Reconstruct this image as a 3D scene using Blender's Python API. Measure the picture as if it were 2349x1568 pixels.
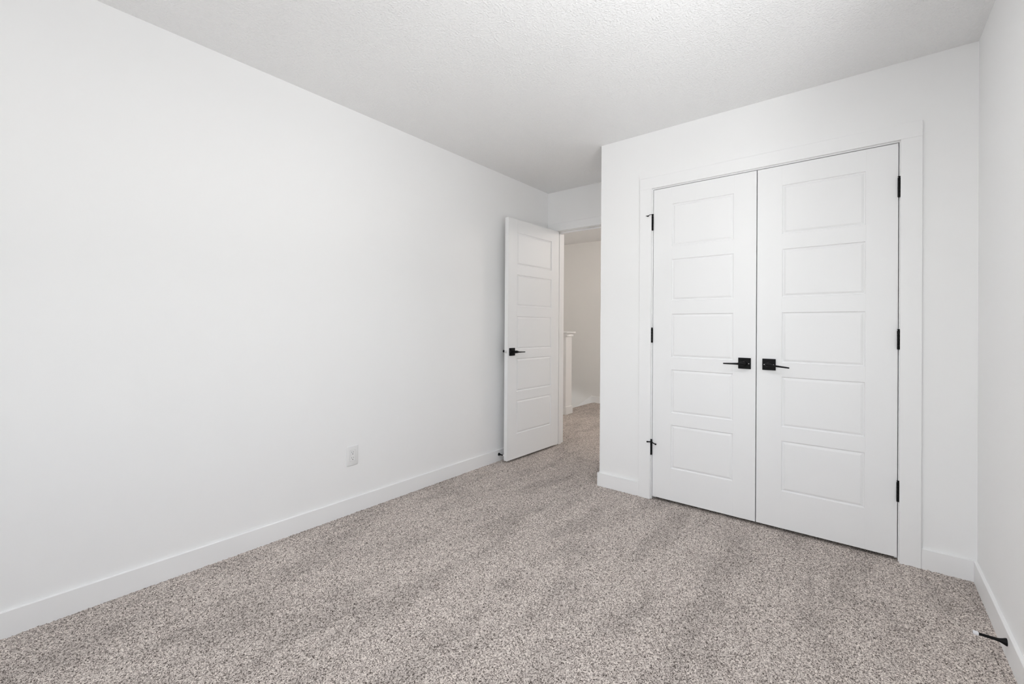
import bpy, bmesh, math
import numpy as np
from mathutils import Vector, Matrix

for o in list(bpy.data.objects):
    bpy.data.objects.remove(o)
S = bpy.context.scene
C = S.collection

# ------------------------------------------------------------------ camera
FW, FH = 2349, 1568
F, PX, PY = 998.6082, 38.5847, -36.8541
YAW, PITCH, ROLL = 0.6577, 0.0030, 0.0067
cy_, sy_ = math.cos(YAW), math.sin(YAW)
fwd = Vector((-sy_, cy_, 0)); rgt = Vector((cy_, sy_, 0)); upv = Vector((0, 0, 1))
f2 = fwd*math.cos(PITCH)+upv*math.sin(PITCH); u2 = upv*math.cos(PITCH)-fwd*math.sin(PITCH)
r3 = rgt*math.cos(ROLL)+u2*math.sin(ROLL); u3 = u2*math.cos(ROLL)-rgt*math.sin(ROLL)
cd = bpy.data.cameras.new('camera'); cam = bpy.data.objects.new('camera', cd); C.objects.link(cam)
cam.matrix_world = Matrix(((r3.x, u3.x, -f2.x, 2.461), (r3.y, u3.y, -f2.y, -2.7943), (r3.z, u3.z, -f2.z, 1.1327), (0, 0, 0, 1)))
cd.sensor_fit = 'HORIZONTAL'; cd.sensor_width = 36.0; cd.lens = 36.0*F/FW
cd.shift_x = -PX/FW; cd.shift_y = PY/FW
cd.clip_start = 0.02
S.camera = cam
S.cycles.diffuse_bounces = 7   # white room: light keeps bouncing

# ------------------------------------------------------------------ world, lights, exposure
S.view_settings.view_transform = 'Standard'; S.view_settings.look = 'None'
S.view_settings.exposure = 0.08; S.view_settings.gamma = 1.0; S.view_settings.use_curve_mapping = False
w = bpy.data.worlds.new('world'); S.world = w; w.use_nodes = True
nt = w.node_tree; nt.nodes.clear()
wo = nt.nodes.new('ShaderNodeOutputWorld'); bg = nt.nodes.new('ShaderNodeBackground'); sky = nt.nodes.new('ShaderNodeTexSky')
sky.sky_type = 'NISHITA'; sky.sun_disc = False; sky.sun_elevation = math.radians(35)
bg.inputs['Strength'].default_value = 0.15
nt.links.new(sky.outputs[0], bg.inputs[0]); nt.links.new(bg.outputs[0], wo.inputs[0])

PW = dict(down=9.8, back=3, dome=0, hall=7, hall_fill=25, sky=800, ground=440, sidesky=145, sideground=730)   # lamp powers
def area(name, loc, rot, sx, sy, power, col):
    l = bpy.data.lights.new(name, 'AREA'); l.shape = 'RECTANGLE'; l.size = sx; l.size_y = sy
    l.energy = power; l.color = col
    o = bpy.data.objects.new(name, l); C.objects.link(o); o.location = loc; o.rotation_euler = rot
    return o
R_H, R_W, R_D, R_A, R_B = 2.44, 2.8647, 0.6888, 0.9539, -4.30   # height, width, alcove back wall, closet wall end, window wall
WX0, WX1, WZ0, WZ1 = 1.05, 2.60, 0.75, 2.15                      # window opening
# daylight from the sky outside the bedroom window (faces +y, into the room)
area('window_daylight', ((WX0+WX1)/2, R_B-0.35, (WZ0+WZ1)/2+0.1), (math.radians(90), 0, 0), 2.2, 1.8, PW['back'], (0.975, 0.990, 1.0))
VY0, VY1 = -2.85, -1.30                                          # second window, in the right wall beside the camera

def outdoor(name, src, tgt, sx, sy, power):
    o = area(name, src, (0, 0, 0), sx, sy, power, (0.975, 0.990, 1.0))
    o.rotation_euler = (Vector(tgt)-Vector(src)).to_track_quat('-Z', 'Y').to_euler()
# added unseen area lamps outside both windows, lighting the far walls and ceiling
outdoor('sky_fill', (2.3, -8.6, 2.3), (1.8, -4.3, 1.5), 11.0, 5.0, PW['sky'])
outdoor('ground_fill', (2.4, -7.6, -1.4), (1.8, -4.3, 1.45), 9.0, 3.0, PW['ground'])
outdoor('side_sky_fill', (6.6, -3.6, 2.0), (2.9, -2.1, 1.5), 6.0, 4.0, PW['sidesky'])
outdoor('side_ground_fill', (6.2, -3.6, -1.4), (2.9, -2.1, 1.45), 6.0, 3.0, PW['sideground'])

# ------------------------------------------------------------------ materials
def mat(name, col, rough=0.5, spec=0.5, metal=0.0):
    m = bpy.data.materials.new(name); m.use_nodes = True
    b = m.node_tree.nodes['Principled BSDF']
    b.inputs['Base Color'].default_value = (*col, 1); b.inputs['Roughness'].default_value = rough
    b.inputs['Metallic'].default_value = metal; b.inputs['Specular IOR Level'].default_value = spec
    return m
def bump(m, scale, strength, dist, detail=2.0, kind='NOISE', rough=0.5):
    n = m.node_tree; b = n.nodes['Principled BSDF']
    tc = n.nodes.new('ShaderNodeTexCoord'); t = n.nodes.new('ShaderNodeTexNoise')
    t.inputs['Scale'].default_value = scale; t.inputs['Detail'].default_value = detail; t.inputs['Roughness'].default_value = rough
    bp = n.nodes.new('ShaderNodeBump'); bp.inputs['Strength'].default_value = strength; bp.inputs['Distance'].default_value = dist
    n.links.new(tc.outputs['Object'], t.inputs['Vector']); n.links.new(t.outputs['Fac'], bp.inputs['Height'])
    n.links.new(bp.outputs[0], b.inputs['Normal'])
    return t, bp
M = {}
M['wall'] = mat('wall_paint', (0.905, 0.905, 0.903), 0.7, 0.25); bump(M['wall'], 160, 0.12, 0.0006)
M['hall'] = mat('hall_wall_paint', (0.83, 0.82, 0.80), 0.7, 0.25); bump(M['hall'], 160, 0.12, 0.0006)
M['trim'] = mat('trim_enamel', (0.90, 0.901, 0.901), 0.38, 0.4)
M['door'] = mat('door_enamel', (0.885, 0.887, 0.889), 0.40, 0.3); bump(M['door'], 90, 0.05, 0.0005)
M['black'] = mat('matte_black_metal', (0.004, 0.004, 0.0045), 0.5, 0.18)
M['rubber'] = mat('black_rubber', (0.012, 0.012, 0.012), 0.7, 0.3)
M['white_rubber'] = mat('white_rubber', (0.82, 0.82, 0.84), 0.6, 0.3)
M['steel'] = mat('brushed_steel', (0.72, 0.72, 0.72), 0.28, 0.5, 1.0)
M['plastic'] = mat('white_plastic', (0.83, 0.83, 0.825), 0.35, 0.5)
M['slot'] = mat('socket_slot_dark', (0.02, 0.02, 0.02), 0.7, 0.2)
M['vinyl'] = mat('white_vinyl', (0.80, 0.80, 0.80), 0.35, 0.5)
# ceiling: fine sprayed texture
mc = mat('ceiling_texture', (0.905, 0.905, 0.903), 0.85, 0.1); M['ceil'] = mc
n = mc.node_tree; b = n.nodes['Principled BSDF']
tc = n.nodes.new('ShaderNodeTexCoord')
t1 = n.nodes.new('ShaderNodeTexNoise'); t1.inputs['Scale'].default_value = 105; t1.inputs['Detail'].default_value = 3; t1.inputs['Roughness'].default_value = 0.6
mr = n.nodes.new('ShaderNodeMapRange'); mr.inputs[1].default_value = 0.45; mr.inputs[2].default_value = 0.72
bp = n.nodes.new('ShaderNodeBump'); bp.inputs['Strength'].default_value = 0.7; bp.inputs['Distance'].default_value = 0.003
n.links.new(tc.outputs['Object'], t1.inputs['Vector']); n.links.new(t1.outputs['Fac'], mr.inputs[0]); n.links.new(mr.outputs[0], bp.inputs['Height'])
n.links.new(bp.outputs[0], b.inputs['Normal'])
# carpet: speckled taupe pile
mk = mat('carpet_pile', (0.4, 0.36, 0.33), 0.95, 0.05); M['carpet'] = mk
n = mk.node_tree; b = n.nodes['Principled BSDF']; L = n.links.new
tc = n.nodes.new('ShaderNodeTexCoord')
vo = n.nodes.new('ShaderNodeTexVoronoi'); vo.inputs['Scale'].default_value = 400
vo2 = n.nodes.new('ShaderNodeTexVoronoi'); vo2.inputs['Scale'].default_value = 230
for v in (vo, vo2): L(tc.outputs['Object'], v.inputs['Vector'])
sep = n.nodes.new('ShaderNodeSeparateColor'); L(vo.outputs['Color'], sep.inputs[0])
sep2 = n.nodes.new('ShaderNodeSeparateColor'); L(vo2.outputs['Color'], sep2.inputs[0])
def mth(op, a, c, v=None):
    q = n.nodes.new('ShaderNodeMath'); q.operation = op
    for i, s in enumerate((a, c)):
        if isinstance(s, (int, float)): q.inputs[i].default_value = s
        else: L(s, q.inputs[i])
    return q.outputs[0]
mixv = mth('ADD', mth('MULTIPLY', sep.outputs[0], 0.6), mth('MULTIPLY', sep2.outputs[1], 0.4))
cr = n.nodes.new('ShaderNodeValToRGB'); e = cr.color_ramp.elements
e[0].position = 0.16; e[0].color = (0.085, 0.070, 0.062, 1)
e[1].position = 0.85; e[1].color = (0.90, 0.825, 0.765, 1)
for pos, col in ((0.30, (0.26, 0.224, 0.204)), (0.45, (0.49, 0.435, 0.400)), (0.65, (0.69, 0.622, 0.577))):
    k = e.new(pos); k.color = (*col, 1)
L(mixv, cr.inputs[0])
# trodden and brushed patches where the pile lies differently
ln = n.nodes.new('ShaderNodeTexNoise'); ln.inputs['Scale'].default_value = 4.2; ln.inputs['Detail'].default_value = 4; ln.inputs['Roughness'].default_value = 0.6
mp = n.nodes.new('ShaderNodeMapping'); mp.inputs['Rotation'].default_value = (0, 0, math.radians(-12)); mp.inputs['Scale'].default_value = (1.35, 0.45, 1)
L(tc.outputs['Object'], mp.inputs[0]); L(mp.outputs[0], ln.inputs['Vector'])
lr = n.nodes.new('ShaderNodeMapRange'); lr.inputs[1].default_value = 0.40; lr.inputs[2].default_value = 0.53; lr.inputs[3].default_value = 0.86; lr.inputs[4].default_value = 1.03
L(ln.outputs['Fac'], lr.inputs[0])
vm = n.nodes.new('ShaderNodeVectorMath'); vm.operation = 'SCALE'; L(cr.outputs[0], vm.inputs[0]); L(lr.outputs[0], vm.inputs['Scale'])
L(vm.outputs[0], b.inputs['Base Color'])
bp = n.nodes.new('ShaderNodeBump'); bp.inputs['Strength'].default_value = 0.5; bp.inputs['Distance'].default_value = 0.004
L(mixv, bp.inputs['Height']); L(bp.outputs[0], b.inputs['Normal'])
# window glass: thin pane
mg = bpy.data.materials.new('window_glass'); mg.use_nodes = True; n = mg.node_tree; n.nodes.clear()
o_ = n.nodes.new('ShaderNodeOutputMaterial'); tr = n.nodes.new('ShaderNodeBsdfTransparent'); gl = n.nodes.new('ShaderNodeBsdfGlossy'); mx = n.nodes.new('ShaderNodeMixShader')
gl.inputs['Roughness'].default_value = 0.02; tr.inputs[0].default_value = (0.96, 0.96, 0.96, 1); mx.inputs[0].default_value = 0.06
n.links.new(tr.outputs[0], mx.inputs[1]); n.links.new(gl.outputs[0], mx.inputs[2]); n.links.new(mx.outputs[0], o_.inputs[0]); M['glass'] = mg
# lit lamp glass
me = mat('lit_lamp_glass', (0.9, 0.9, 0.88), 0.5); b = me.node_tree.nodes['Principled BSDF']
b.inputs['Emission Color'].default_value = (1, 0.96, 0.93, 1); b.inputs['Emission Strength'].default_value = 1.1; M['lamp'] = me

# ------------------------------------------------------------------ mesh helpers
def box(bm, x0, x1, y0, y1, z0, z1, bev=0.0, seg=1):
    vs = [bm.verts.new(p) for p in ((x0,y0,z0),(x1,y0,z0),(x1,y1,z0),(x0,y1,z0),(x0,y0,z1),(x1,y0,z1),(x1,y1,z1),(x0,y1,z1))]
    fs = [bm.faces.new([vs[i] for i in q]) for q in ((0,3,2,1),(4,5,6,7),(0,1,5,4),(1,2,6,5),(2,3,7,6),(3,0,4,7))]
    if bev > 0:
        es = list({e for f in fs for e in f.edges})
        bmesh.ops.bevel(bm, geom=es, offset=bev, segments=seg, affect='EDGES', profile=0.5)
def lathe(bm, prof, origin, axis, seg=24):
    """prof: list of (distance along axis, radius)"""
    o = Vector(origin); a = Vector(axis).normalized()
    h = Vector((0, 0, 1)) if abs(a.z) < 0.9 else Vector((1, 0, 0))
    u = a.cross(h).normalized(); v = a.cross(u)
    rings = []
    for d, r in prof:
        rings.append([bm.verts.new(o + a*d + (u*math.cos(2*math.pi*i/seg)+v*math.sin(2*math.pi*i/seg))*r) for i in range(seg)])
    for r0, r1 in zip(rings, rings[1:]):
        for i in range(seg):
            bm.faces.new((r0[i], r0[(i+1) % seg], r1[(i+1) % seg], r1[i]))
    bm.faces.new(list(reversed(rings[0]))); bm.faces.new(rings[-1])
def sweep(bm, pts, radii, seg=16, flat=1.0):
    """tube with elliptical section through pts"""
    pts = [Vector(p) for p in pts]; rings = []
    for i, p in enumerate(pts):
        d = (pts[min(i+1, len(pts)-1)] - pts[max(i-1, 0)]).normalized()
        h = Vector((0, 0, 1)) if abs(d.z) < 0.9 else Vector((1, 0, 0))
        u = d.cross(h).normalized(); v = u.cross(d)
        r = radii[i]; ru, rv = r if isinstance(r, tuple) else (r, r)
        rings.append([bm.verts.new(p + u*math.cos(2*math.pi*k/seg)*ru + v*math.sin(2*math.pi*k/seg)*rv) for k in range(seg)])
    for r0, r1 in zip(rings, rings[1:]):
        for k in range(seg): bm.faces.new((r0[k], r0[(k+1) % seg], r1[(k+1) % seg], r1[k]))
    bm.faces.new(list(reversed(rings[0]))); bm.faces.new(rings[-1])
def obj(name, bm, m, parent=None, smooth=False, loc=None, rotz=0.0):
    bmesh.ops.recalc_face_normals(bm, faces=bm.faces[:])
    me = bpy.data.meshes.new(name); bm.to_mesh(me); bm.free()
    me.materials.append(m)
    if smooth:
        for p in me.polygons: p.use_smooth = True
        me.set_sharp_from_angle(angle=math.radians(38))
    o = bpy.data.objects.new(name, me); C.objects.link(o)
    if parent is not None: o.parent = parent
    if loc is not None: o.location = loc
    o.rotation_euler[2] = rotz
    return o
def tag(o, label, cat, group=None):
    o['label'] = label; o['category'] = cat
    if group: o['group'] = group
    return o
def struct(o, label=None, cat=None):
    o['kind'] = 'structure'
    if label: o['label'] = label; o['category'] = cat
    return o
def empty(name, loc, rotz=0.0):
    o = bpy.data.objects.new(name, None); C.objects.link(o); o.location = loc; o.rotation_euler[2] = rotz; o.empty_display_size = 0.05
    return o
def part_label(o, s): o['label'] = s; return o
def boxes(name, L, m, bev=0.0, **k):
    bm = bmesh.new()
    for q in L: box(bm, *q, bev=bev)
    return obj(name, bm, m, **k)

# ------------------------------------------------------------------ room shell
HX0, HX1, HY1, SX, SY = -2.30, 2.20, 3.03, -0.79, 2.13   # hall extents, stair edge, stair side
O1, O2, OZ = 0.0885, 0.8420, 2.066                       # entry door rough opening
K1, K2, KZ = 1.3290, 2.6050, 2.066                       # closet rough opening
T = 0.126
struct(boxes('wall_left', [(-T, 0, R_B, R_D, -0.05, R_H)], M['wall']), 'long plain off-white wall left of the open door', 'wall')
struct(boxes('wall_right', [(R_W, R_W+T, R_B, VY0, -0.05, R_H), (R_W, R_W+T, VY1, R_D, -0.05, R_H), (R_W, R_W+T, VY0, VY1, -0.05, WZ0), (R_W, R_W+T, VY0, VY1, WZ1, R_H)], M['wall']), 'plain grey-white wall at the far right edge', 'wall')
struct(boxes('wall_closet', [(R_A, K1, 0, 0.12, -0.05, R_H), (K2, R_W, 0, 0.12, -0.05, R_H), (K1, K2, 0, 0.12, KZ, R_H),
                             (R_A, R_A+0.12, 0.12, R_D, -0.05, R_H)], M['wall']), 'bright white wall around the double closet doors', 'wall')
struct(boxes('wall_back', [(HX0, O1, R_D, R_D+T, -0.05, R_H), (O2, HX1+0.8, R_D, R_D+T, -0.05, R_H), (O1, O2, R_D, R_D+T, OZ, R_H)], M['wall']), 'narrow wall above the doorway to the hall', 'wall')
struct(boxes('wall_window', [(-T, WX0, R_B-T, R_B, -0.05, R_H), (WX1, R_W+T, R_B-T, R_B, -0.05, R_H), (WX0, WX1, R_B-T, R_B, -0.05, WZ0), (WX0, WX1, R_B-T, R_B, WZ1, R_H)], M['wall']))
struct(boxes('ceiling', [(-T, R_W+T, R_B-T, R_D+T, R_H, R_H+0.1)], M['ceil']), 'flat ceiling with fine sprayed texture over the bedroom', 'ceiling')
struct(boxes('ceiling_hall', [(HX0, HX1, R_D+T, HY1+T, R_H, R_H+0.1)], M['ceil']))
struct(boxes('wall_hall', [(HX0, HX1, HY1, HY1+T, -2.0, R_H)], M['hall']), 'beige wall seen through the doorway beyond the stairs', 'wall')
struct(boxes('wall_hall_sides', [(HX0-T, HX0, R_D, HY1+T, -2.0, R_H), (HX1, HX1+T, R_D+T, HY1+T, -0.05, R_H)], M['hall']))

# ------------------------------------------------------------------ floor carpet (real pile relief)
def carpet():
    rng = np.random.default_rng(7)
    xs = np.concatenate([np.arange(SX, -0.02, 0.009), np.arange(-0.02, R_W+0.03, 0.0042)])
    ys = np.concatenate([np.arange(R_B, -2.80, 0.04), np.arange(-2.80, 0.70, 0.0042), np.arange(0.70, HY1+0.02, 0.009)])
    nx, ny = len(xs), len(ys)
    X, Y = np.meshgrid(xs, ys)
    h = rng.normal(0, 1, X.shape)
    h = 0.6*h + 0.4*(h+np.roll(h, 1, 0)+np.roll(h, 1, 1)+np.roll(h, (1, 1), (0, 1)))/2
    Z = np.clip(h*0.0016, -0.004, 0.004)
    jx = rng.uniform(-0.0014, 0.0014, X.shape); jy = rng.uniform(-0.0014, 0.0014, X.shape)
    co = np.stack([X+jx, Y+jy, Z], -1).reshape(-1, 3)
    i = np.arange(nx-1)[None, :]; j = np.arange(ny-1)[:, None]
    a = (j*nx+i).ravel(); f = np.stack([a, a+1, a+nx+1, a+nx], -1)
    # hall, left of the stair head
    nv = len(co)
    ex = np.array([(HX0, R_D, 0), (SX+0.001, R_D, 0), (SX+0.001, SY, 0), (HX0, SY, 0)], float)
    co = np.concatenate([co, ex]); f = np.concatenate([f, [[nv, nv+1, nv+2, nv+3]]])
    me = bpy.data.meshes.new('floor')
    me.vertices.add(len(co)); me.vertices.foreach_set('co', co.astype(np.float32).ravel())
    me.loops.add(f.size); me.loops.foreach_set('vertex_index', f.astype(np.int32).ravel())
    me.polygons.add(len(f)); me.polygons.foreach_set('loop_start', (np.arange(len(f))*4).astype(np.int32))
    me.update(calc_edges=True); me.materials.append(M['carpet'])
    o = bpy.data.objects.new('floor', me); C.objects.link(o)
    return o
struct(carpet(), 'speckled taupe carpet covering bedroom and hall floor', 'carpet')
# carpeted stair flight going down from the hall
L = []
for k in range(6):
    L.append((SX-0.25*(k+1), SX-0.25*k+0.002, SY, HY1, -0.19*(k+1)-0.12, -0.19*(k+1)))
L.append((SX-0.02, SX+0.002, SY, HY1, -0.19, -0.004))
struct(boxes('floor_stairs', L, M['carpet']))

# ------------------------------------------------------------------ baseboards
BH, BT = 0.0951, 0.0129
def base(name, L, label=None):
    return struct(boxes(name, [(a, b_, c, d, -0.012, BH) for a, b_, c, d in L], M['trim'], bev=0.0016), label, 'baseboard')
base('baseboard_left', [(0, BT, R_B, R_D-0.0125)], 'white baseboard along the long left wall')
base('baseboard_right', [(R_W-BT, R_W, R_B, -BT)], 'white baseboard along the right wall behind the door stop')
base('baseboard_closet', [(R_A-BT, 1.2556, -BT, 0)], 'short white baseboard left of the closet doors')
base('baseboard_alcove', [(R_A-BT, R_A, -BT+0.001, R_D-0.018)])
base('baseboard_corner', [(2.6755, R_W, -BT, 0)], 'short white baseboard right of the closet doors')
base('baseboard_window', [(BT, R_W-BT, R_B, R_B+BT)])
base('baseboard_hall', [(SX-0.03, HX1, HY1-BT, HY1), (HX0, -0.01, R_D+T, R_D+T+BT), (0.94, HX1, R_D+T, R_D+T+BT)], 'white baseboard on the hall wall past the stairs')
# sloping skirt board beside the stairs
bm = bmesh.new()
x1_, x2_ = SX-0.03, HX0
zt = lambda x: BH+0.008+(x-(SX-0.03))*0.75
ps = [(x1_, zt(x1_)), (x2_, zt(x2_)), (x2_, zt(x2_)-0.35), (x1_, -0.25)]
fr = [bm.verts.new((x, HY1-BT, z)) for x, z in ps]; bk = [bm.verts.new((x, HY1, z)) for x, z in ps]
bm.faces.new(fr); bm.faces.new(bk[::-1])
for i in range(4): bm.faces.new((fr[i], bk[i], bk[(i+1) % 4], fr[(i+1) % 4]))
struct(obj('baseboard_stairs', bm, M['trim']), 'white skirt board sloping down beside the stairs', 'baseboard')

# ------------------------------------------------------------------ half wall at the stair head
hw = boxes('half_wall', [(HX0, -0.6196, 1.987, SY, -0.012, 1.02)], M['wall'])
struct(hw, 'white capped half wall beside the stair head', 'half wall')
bm = bmesh.new(); box(bm, HX0, -0.580, 1.950, SY+0.037, 1.058, 1.078, bev=0.003)
box(bm, HX0, -0.602, 1.972, SY+0.015, 1.018, 1.060, bev=0.002)
part_label(obj('cap', bm, M['trim'], hw), 'white cap board')
bm = bmesh.new(); box(bm, HX0, -0.6067, 1.974, SY+BT, -0.01, 0.100, bev=0.0016); obj('base_trim', bm, M['trim'], hw)

# ------------------------------------------------------------------ door casings and jambs
CT = 0.016
def casing(name, xo0, xi0, xi1, xo1, zi, zo, yf, out, ends=True):
    """flat casing around an opening; yf wall face, out = -1 or +1 direction of the face"""
    y0, y1 = sorted((yf, yf+out*CT))
    bm = bmesh.new()
    box(bm, xo0, xi0, y0, y1, -0.012, zi, bev=0.0012)
    box(bm, xi1, xo1, y0, y1, -0.012, zi, bev=0.0012)
    box(bm, xo0, xo1, y0, y1, zi, zo, bev=0.0012)
    return obj(name, bm, M['trim'])
struct(casing('trim_1', 1.2556, 1.3364, 2.5956, 2.6755, 2.0578, 2.1325, 0, -1), 'flat white casing framing the double closet doors', 'door casing')
struct(casing('trim_2', 0.0045, 0.0965, 0.8340, 0.9140, 2.0572, 2.1310, R_D, -1), 'flat white casing around the doorway to the hall', 'door casing')
struct(casing('trim_3', 0.0045, 0.0965, 0.8340, 0.9140, 2.0572, 2.1310, R_D+T, 1))
# closet jamb
struct(boxes('trim_4', [(K1, 1.3425, 0.0, 0.12, -0.012, 2.0515), (2.5915, K2, 0.0, 0.12, -0.012, 2.0515), (K1, K2, 0.0, 0.12, 2.0515, KZ),
                        (1.3425, 1.3545, 0.038, 0.075, -0.012, 2.0515), (2.5795, 2.5915, 0.038, 0.075, -0.012, 2.0515), (1.3425, 2.5915, 0.038, 0.075, 2.0395, 2.0515)], M['trim']))
# entry jamb with stop
j0, j1, jz = 0.1015, 0.8290, 2.0520
struct(boxes('trim_5', [(O1, j0, R_D, R_D+T, -0.012, jz), (j1, O2, R_D, R_D+T, -0.012, jz), (O1, O2, R_D, R_D+T, jz, OZ),
                        (j0, j0+0.012, R_D+0.040, R_D+0.078, -0.012, jz), (j1-0.012, j1, R_D+0.040, R_D+0.078, -0.012, jz),
                        (j0, j1, R_D+0.040, R_D+0.078, jz-0.012, jz)], M['trim']), 'white jamb and stop inside the hall doorway', 'door jamb')

# ------------------------------------------------------------------ moulded five-panel doors
PZ = [(1.664, 1.9375), (1.312, 1.5800), (0.944, 1.2255), (0.5855, 0.8655), (0.2265, 0.5085)]
DZ0, DZ1, DT = 0.0200, 2.0475, 0.035
RINGS = [(0.0, 0.0), (0.0030, 0.0062), (0.0070, 0.0072), (0.0165, 0.0018), (0.0195, 0.0012)]
def door_face(bm, w_, px0, px1, y, sgn):
    """panelled skin at y; sgn=+1 when recesses go towards +y"""
    xs = [(0, 0), (px0-0.0032, 0), (px0-0.0024, 0.0005), (px0-0.0016, 0), (px0, 0), (px1, 0), (px1+0.0016, 0), (px1+0.0024, 0.0005), (px1+0.0032, 0), (w_, 0)]
    zs = sorted([DZ0, DZ1]+[z for p in PZ for z in p])
    V = {}
    for i, (x, d) in enumerate(xs):
        for j, z in enumerate(zs): V[i, j] = bm.verts.new((x, y+sgn*d, z))
    zl = [p[0] for p in PZ]
    for i in range(len(xs)-1):
        for j in range(len(zs)-1):
            if i == 4 and zs[j] in zl:
                prev = [V[4, j], V[5, j], V[5, j+1], V[4, j+1]]
                for ins, dep in RINGS[1:]:
                    x0, x1, z0, z1 = px0+ins, px1-ins, zs[j]+ins, zs[j+1]-ins
                    cur = [bm.verts.new(p) for p in ((x0, y+sgn*dep, z0), (x1, y+sgn*dep, z0), (x1, y+sgn*dep, z1), (x0, y+sgn*dep, z1))]
                    for k in range(4): bm.faces.new((prev[k], prev[(k+1) % 4], cur[(k+1) % 4], cur[k]))
                    prev = cur
                bm.faces.new(prev)
            else:
                bm.faces.new((V[i, j], V[i+1, j], V[i+1, j+1], V[i, j+1]))
    return V, len(xs)-1, len(zs)-1
def make_door(name, w_, px0, px1, loc, rotz):
    """local: x along the width, front skin at y=0 facing -y, back skin at y=DT"""
    bm = bmesh.new()
    A, nx, nz = door_face(bm, w_, px0, px1, 0.0, 1)
    B, _, _ = door_face(bm, w_, px0, px1, DT, -1)
    def rim(seq):
        for p, q in zip(seq, seq[1:]):
            bm.faces.new((A[p], A[q], B[q], B[p]))
    rim([(i, 0) for i in range(nx+1)]); rim([(i, nz) for i in range(nx+1)])
    rim([(0, j) for j in range(nz+1)]); rim([(nx, j) for j in range(nz+1)])
    return obj(name, bm, M['door'], loc=loc, rotz=rotz)
def make_handle(parent, x, z, d, y=0.0, side=-1, drop=0.0, ln=0.105):
    """square rose with tapering lever pointing along d; side = -1 front skin, +1 back skin"""
    s = side
    bm = bmesh.new(); y0, y1 = sorted((y, y+s*0.008)); box(bm, x-0.0335, x+0.0335, y0, y1, z-0.032, z+0.032, bev=0.0012, seg=2)
    h = obj('handle', bm, M['black'], parent); part_label(h, 'matte black lever handle on a square plate')
    bm = bmesh.new(); lathe(bm, [(0, 0.0165), (0.002, 0.0165), (0.0035, 0.0135), (0.012, 0.0115), (0.036, 0.0115)], (x, y+s*0.007, z), (0, s, 0), 28)
    obj('neck', bm, M['black'], h, smooth=True)
    bm = bmesh.new()
    P = [(x-d*0.010, y+s*0.046, z+0.001), (x-d*0.004, y+s*0.050, z+0.0015), (x+d*0.008, y+s*0.054, z+0.001), (x+d*0.027, y+s*0.056, z-0.001-drop*0.2),
         (x+d*0.060, y+s*0.056, z-0.002-drop*0.5), (x+d*(ln-0.002), y+s*0.056, z-0.003-drop), (x+d*ln, y+s*0.056, z-0.003-drop)]
    sweep(bm, P, [(0.008, 0.008), (0.0115, 0.0115), (0.0100, 0.0105), (0.0058, 0.0060), (0.0050, 0.0046), (0.0042, 0.0038), (0.003, 0.0026)], 20)
    obj('lever', bm, M['black'], h, smooth=True)
    for sx in (-1, 1):
        bm = bmesh.new(); lathe(bm, [(0, 0.0026), (0.0008, 0.0026), (0.0012, 0.0018)], (x+sx*0.0235, y+s*0.008, z-0.001), (0, s, 0), 14)
        part_label(obj('screw', bm, M['steel'], h, smooth=True), 'small bright screw')
    return h
def make_hinge(parent, x, z0, z1, leafdir, y=-0.0065):
    bm = bmesh.new(); n_ = 5; hh = (z1-z0-0.008)/n_
    for k in range(n_):
        lathe(bm, [(0, 0.0058), (0.0004, 0.0063), (hh-0.0008, 0.0063), (hh-0.0004, 0.0058)], (x, y, z0+k*hh), (0, 0, 1), 20)
    h = obj('hinge', bm, M['black'], parent, smooth=True); part_label(h, 'black butt hinge knuckle')
    bm = bmesh.new(); lathe(bm, [(0, 0.0035), (0.003, 0.0035), (0.0048, 0.0062), (0.0068, 0.0062), (0.0075, 0.0045)], (x, y, z1-0.0085), (0, 0, 1), 18)
    obj('hinge_pin', bm, M['black'], h, smooth=True)
    bm = bmesh.new(); box(bm, x-0.0008, x+0.0008, y+0.004, 0.030, z0, z1-0.008); obj('hinge_leaf', bm, M['black'], h)
    return h
HZ = [(1.781, 1.884), (1.0365, 1.137), (0.294, 0.397)]
# left closet leaf
WL, WR = 1.9615-1.3460, 2.5880-1.9665
dl = struct(make_door('door_1', WL, 1.4695-1.3460, 1.8400-1.3460, (1.3460, 0, 0), 0), 'narrower-looking left leaf of the white double closet doors', 'door')
make_handle(dl, 1.9030-1.3460, 0.9300, -1, ln=0.105)
for a, b_ in HZ: make_hinge(dl, 1.3445-1.3460-0.0035, a, b_, 1)
# right closet leaf
dr = struct(make_door('door_2', WR, 2.0925-1.9665, 2.4615-1.9665, (1.9665, 0, 0), 0), 'right leaf of the white double closet doors', 'door')
make_handle(dr, 2.0300-1.9665, 0.9305, 1, drop=0.007, ln=0.106)
for a, b_ in HZ: make_hinge(dr, WR+0.0020+0.001, a, b_, -1)
# entry door, swung open against the left wall (front skin faces +x)
ang = math.atan2(0.03362601, 0.99943449)   # lean of the leaf off the wall direction
fx, fy = 0.1144, -0.0424
WE = 0.7201
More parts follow.
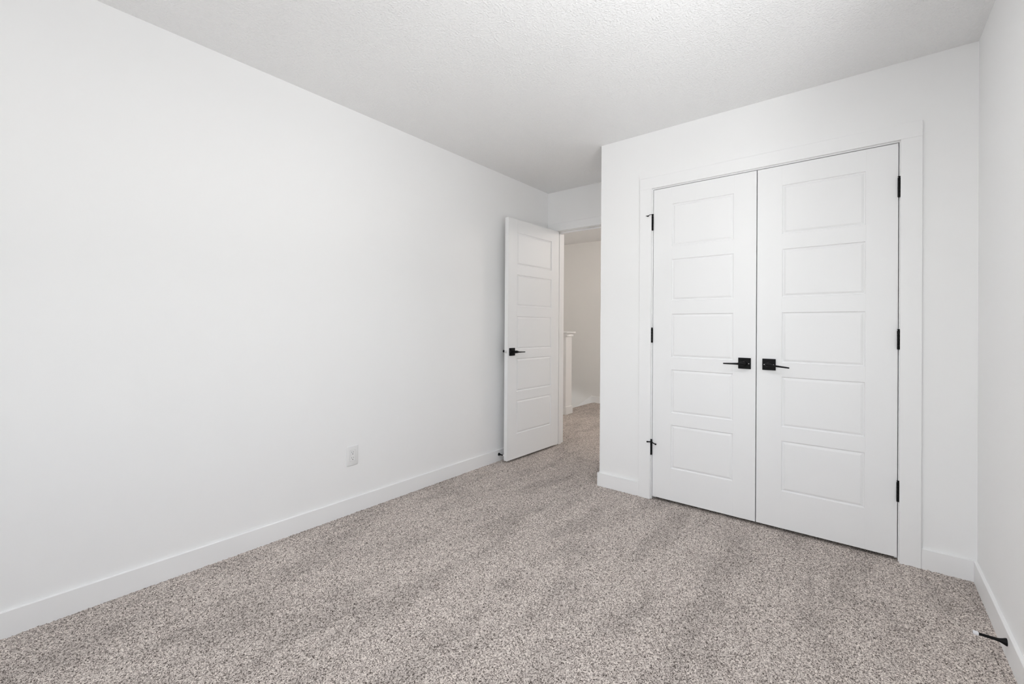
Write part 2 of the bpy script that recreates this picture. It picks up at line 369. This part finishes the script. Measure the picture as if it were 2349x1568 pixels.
# local +x runs from the free edge to the hinge edge: direction (sin, cos) -> rotation 90deg - ang
de = struct(make_door('door_3', WE, 0.1155, 0.6045, (fx, fy, 0), math.radians(90)-ang), 'open white five-panel door swung against the left wall', 'door')
make_handle(de, 0.0520, 0.9260, 1, ln=0.108)
make_handle(de, 0.0520, 0.9260, 1, y=DT, side=1, ln=0.108)
bm = bmesh.new(); lathe(bm, [(0, 0.0125), (0.0012, 0.0125), (0.0016, 0.0115)], (0.0, DT*0.5, 0.926), (-1, 0, 0), 24)
lt = part_label(obj('latch', bm, M['steel'], de, smooth=True), 'round steel latch in the door edge')
bm = bmesh.new(); lathe(bm, [(0, 0.0065), (0.008, 0.0062), (0.0105, 0.004)], (-0.001, DT*0.5, 0.926), (-1, 0, 0), 18)
obj('latch_bolt', bm, M['steel'], lt, smooth=True)
for a, b_ in HZ:
    bm = bmesh.new(); lathe(bm, [(0, 0.0055), (0.0005, 0.006), (b_-a-0.006, 0.006), (b_-a, 0.004)], (WE+0.003, DT+0.005, a), (0, 0, 1), 18)
    h = obj('hinge', bm, M['black'], de, smooth=True); part_label(h, 'black butt hinge knuckle')

# ------------------------------------------------------------------ hinge-pin stops on the left closet leaf
def pin_stop(hx, z, pts, radii, bumps, label):
    """collar on the hinge pin at (hx, z), a bent arm through pts and rubber bumpers (start, end, radius)"""
    r = empty('hinge_pin_door_stop', (hx, -0.0065, z))
    tag(r, label, 'door stop', 'hinge pin stops on the closet door')
    bm = bmesh.new(); lathe(bm, [(0, 0.0068), (0.0005, 0.0074), (0.0055, 0.0074), (0.006, 0.0068)], (0, 0, -0.003), (0, 0, 1), 20)
    obj('collar', bm, M['black'], r, smooth=True)
    bm = bmesh.new(); sweep(bm, pts, radii, 14); obj('arm', bm, M['black'], r, smooth=True)
    for p, q, br in bumps:
        p = Vector(p); q = Vector(q); d = q-p; l_ = d.length
        bm = bmesh.new(); lathe(bm, [(0, br*0.7), (l_*0.15, br), (l_*0.85, br), (l_, br*0.7)], p, d, 18); obj('bumper', bm, M['rubber'], r, smooth=True)
    return r
hxl = 1.3410
pin_stop(hxl, 1.8850, [(0, -0.006, 0), (-0.012, -0.016, -0.001), (-0.020, -0.022, -0.009), (-0.036, -0.026, -0.009)], [0.0016, 0.0018, 0.0026, 0.0020],
         [((-0.018, -0.022, -0.010), (-0.029, -0.024, -0.0105), 0.0042)], 'small black hinge stop on the top hinge of left closet door')
pin_stop(hxl, 0.3795, [(-0.020, -0.022, 0.001), (-0.008, -0.0115, 0.0005), (0.006, -0.0105, 0.0), (0.022, -0.019, -0.003), (0.040, -0.026, -0.006)], [0.0040, 0.0036, 0.0038, 0.0034, 0.0032],
         [((-0.015, -0.018, 0.001), (-0.023, -0.024, 0.001), 0.0050), ((0.036, -0.0245, -0.005), (0.043, -0.027, -0.0065), 0.0054)], 'small black hinge stop on the lowest hinge of left closet door')

# ------------------------------------------------------------------ baseboard door stops
def rod_stop(loc, dx, label, ln=0.083):
    r = empty('door_stop', loc); tag(r, label, 'door stop', 'rod door stops on the baseboards')
    bm = bmesh.new(); lathe(bm, [(0, 0.0125), (0.0025, 0.0125), (0.010, 0.0090), (0.018, 0.0062), (0.026, 0.0050), (ln-0.014, 0.0046)], (0, 0, 0), (dx, 0, 0), 24)
    part_label(obj('rod', bm, M['black'], r, smooth=True), 'black flared metal rod')
    bm = bmesh.new(); lathe(bm, [(0, 0.0062), (0.002, 0.0070), (0.011, 0.0074), (0.014, 0.0060)], (dx*(ln-0.014), 0, 0), (dx, 0, 0), 20)
    part_label(obj('rubber_tip', bm, M['white_rubber'], r, smooth=True), 'white rubber tip')
    return r
rod_stop((R_W-BT, -0.593, 0.0585), -1, 'black rod door stop with white tip on the right baseboard')
rod_stop((BT, -0.028, 0.0575), 1, 'black rod door stop behind the open door on left baseboard', ln=0.064)

# ------------------------------------------------------------------ wall outlet
ou = empty('wall_outlet', (0, -1.3540, 0.3480)); tag(ou, 'white double wall outlet low on the long left wall', 'outlet')
bm = bmesh.new(); box(bm, 0, 0.0062, -0.0355, 0.0355, -0.0580, 0.0580, bev=0.0028, seg=3); obj('cover_plate', bm, M['plastic'], ou, smooth=True)
bm = bmesh.new(); box(bm, 0.0045, 0.0072, -0.0168, 0.0168, -0.0335, 0.0335, bev=0.0006, seg=2)
rc = obj('receptacle', bm, M['plastic'], ou)
bm = bmesh.new()
for zc in (0.0165, -0.0165):
    box(bm, 0.0070, 0.00735, -0.0072, -0.0054, zc+0.0005, zc+0.0085)
    box(bm, 0.0070, 0.00735, 0.0054, 0.0070, zc+0.0015, zc+0.0080)
    lathe(bm, [(0, 0.0026), (0.0004, 0.0026)], (0.0070, 0, zc-0.0065), (1, 0, 0), 14)
part_label(obj('socket_slots', bm, M['slot'], rc), 'dark plug slots')
bm = bmesh.new()
box(bm, 0.0044, 0.0063, -0.0180, 0.0180, -0.0347, 0.0347)
part_label(obj('gap', bm, mat('plate_seam', (0.60, 0.60, 0.60), 0.6), ou), 'thin seam around the receptacle')
for zz in (0.0480, -0.0480):
    bm = bmesh.new(); lathe(bm, [(0, 0.0022), (0.0006, 0.0022), (0.0009, 0.0014)], (0.0060, 0, zz), (1, 0, 0), 14); obj('screw', bm, M['plastic'], ou, smooth=True)

# ------------------------------------------------------------------ hall light switch
sw = empty('light_switch', (-0.612, HY1, 1.169)); tag(sw, 'light switch on hall wall, its edge just past the closet wall corner', 'light switch')
bm = bmesh.new(); box(bm, -0.036, 0.036, -0.006, 0, -0.058, 0.058, bev=0.002); obj('cover_plate', bm, M['plastic'], sw)
bm = bmesh.new(); box(bm, -0.0165, 0.0165, -0.0085, -0.0055, -0.033, 0.033, bev=0.001); obj('rocker', bm, M['plastic'], sw)

# ------------------------------------------------------------------ window behind the camera
wn = boxes('window_1', [(WX0, WX0+0.05, R_B-0.10, R_B-0.03, WZ0, WZ1), (WX1-0.05, WX1, R_B-0.10, R_B-0.03, WZ0, WZ1), (WX0, WX1, R_B-0.10, R_B-0.03, WZ0, WZ0+0.05),
                        (WX0, WX1, R_B-0.10, R_B-0.03, WZ1-0.05, WZ1), ((WX0+WX1)/2-0.03, (WX0+WX1)/2+0.03, R_B-0.095, R_B-0.035, WZ0, WZ1)], M['vinyl'])
struct(wn)
bm = bmesh.new(); box(bm, WX0+0.04, WX1-0.04, R_B-0.068, R_B-0.064, WZ0+0.04, WZ1-0.04); obj('pane', bm, M['glass'], wn)
struct(boxes('trim_6', [(WX0-0.07, WX0, R_B, R_B+CT, WZ0-0.07, WZ1+0.07), (WX1, WX1+0.07, R_B, R_B+CT, WZ0-0.07, WZ1+0.07), (WX0, WX1, R_B, R_B+CT, WZ1, WZ1+0.07), (WX0, WX1, R_B, R_B+CT+0.01, WZ0-0.07, WZ0)], M['trim'], bev=0.001))

wn = boxes('window_2', [(R_W+0.03, R_W+0.10, VY0, VY0+0.05, WZ0, WZ1), (R_W+0.03, R_W+0.10, VY1-0.05, VY1, WZ0, WZ1), (R_W+0.03, R_W+0.10, VY0, VY1, WZ0, WZ0+0.05),
                        (R_W+0.03, R_W+0.10, VY0, VY1, WZ1-0.05, WZ1), (R_W+0.035, R_W+0.095, (VY0+VY1)/2-0.03, (VY0+VY1)/2+0.03, WZ0, WZ1)], M['vinyl'])
struct(wn)
bm = bmesh.new(); box(bm, R_W+0.064, R_W+0.068, VY0+0.04, VY1-0.04, WZ0+0.04, WZ1-0.04); obj('pane', bm, M['glass'], wn)
struct(boxes('trim_7', [(R_W-CT, R_W, VY0-0.07, VY0, WZ0-0.07, WZ1+0.07), (R_W-CT, R_W, VY1, VY1+0.07, WZ0-0.07, WZ1+0.07), (R_W-CT, R_W, VY0, VY1, WZ1, WZ1+0.07), (R_W-CT-0.01, R_W, VY0, VY1, WZ0-0.07, WZ0)], M['trim'], bev=0.001))

# ------------------------------------------------------------------ ceiling lamps (above the frame) and their light
def dome(loc, label, power, col, down=0):
    r = empty('ceiling_light', loc); tag(r, label, 'ceiling light')
    bm = bmesh.new(); lathe(bm, [(0, 0.165), (0.018, 0.165), (0.020, 0.160)], (0, 0, 0), (0, 0, -1), 40); obj('base', bm, M['plastic'], r, smooth=True)
    bm = bmesh.new(); lathe(bm, [(0.019, 0.150), (0.040, 0.142), (0.060, 0.120), (0.074, 0.085), (0.082, 0.045), (0.084, 0.012)], (0, 0, 0), (0, 0, -1), 40)
    g = obj('shade', bm, M['lamp'], r, smooth=True)
    if power > 0:
        l = bpy.data.lights.new('lamp_glow', 'POINT'); l.shadow_soft_size = 0.10; l.energy = power; l.color = col
        o = bpy.data.objects.new('lamp_glow', l); C.objects.link(o); o.location = (loc[0], loc[1], loc[2]-0.20)
    if down > 0:   # most of a flush lamp's light leaves downwards through its glass
        l = bpy.data.lights.new('lamp_downlight', 'AREA'); l.shape = 'DISK'; l.size = 0.28; l.energy = down; l.color = col
        o = bpy.data.objects.new('lamp_downlight', l); C.objects.link(o); o.location = (loc[0], loc[1], loc[2]-0.095)
    return r
dome((1.60, -1.85, R_H), 'round white dome lamp on the bedroom ceiling', PW['dome'], (0.985, 0.99, 1.0), PW['down'])
dome((-1.05, 1.40, R_H), 'round white dome lamp on the hall ceiling', PW['hall'], (1.0, 0.935, 0.885))
dome((1.70, 2.30, R_H), 'added round white dome lamp out of view on the hall ceiling', PW['hall_fill'], (1.0, 0.935, 0.885))  # extra lamp added out of view to brighten the lower hall wall and floor
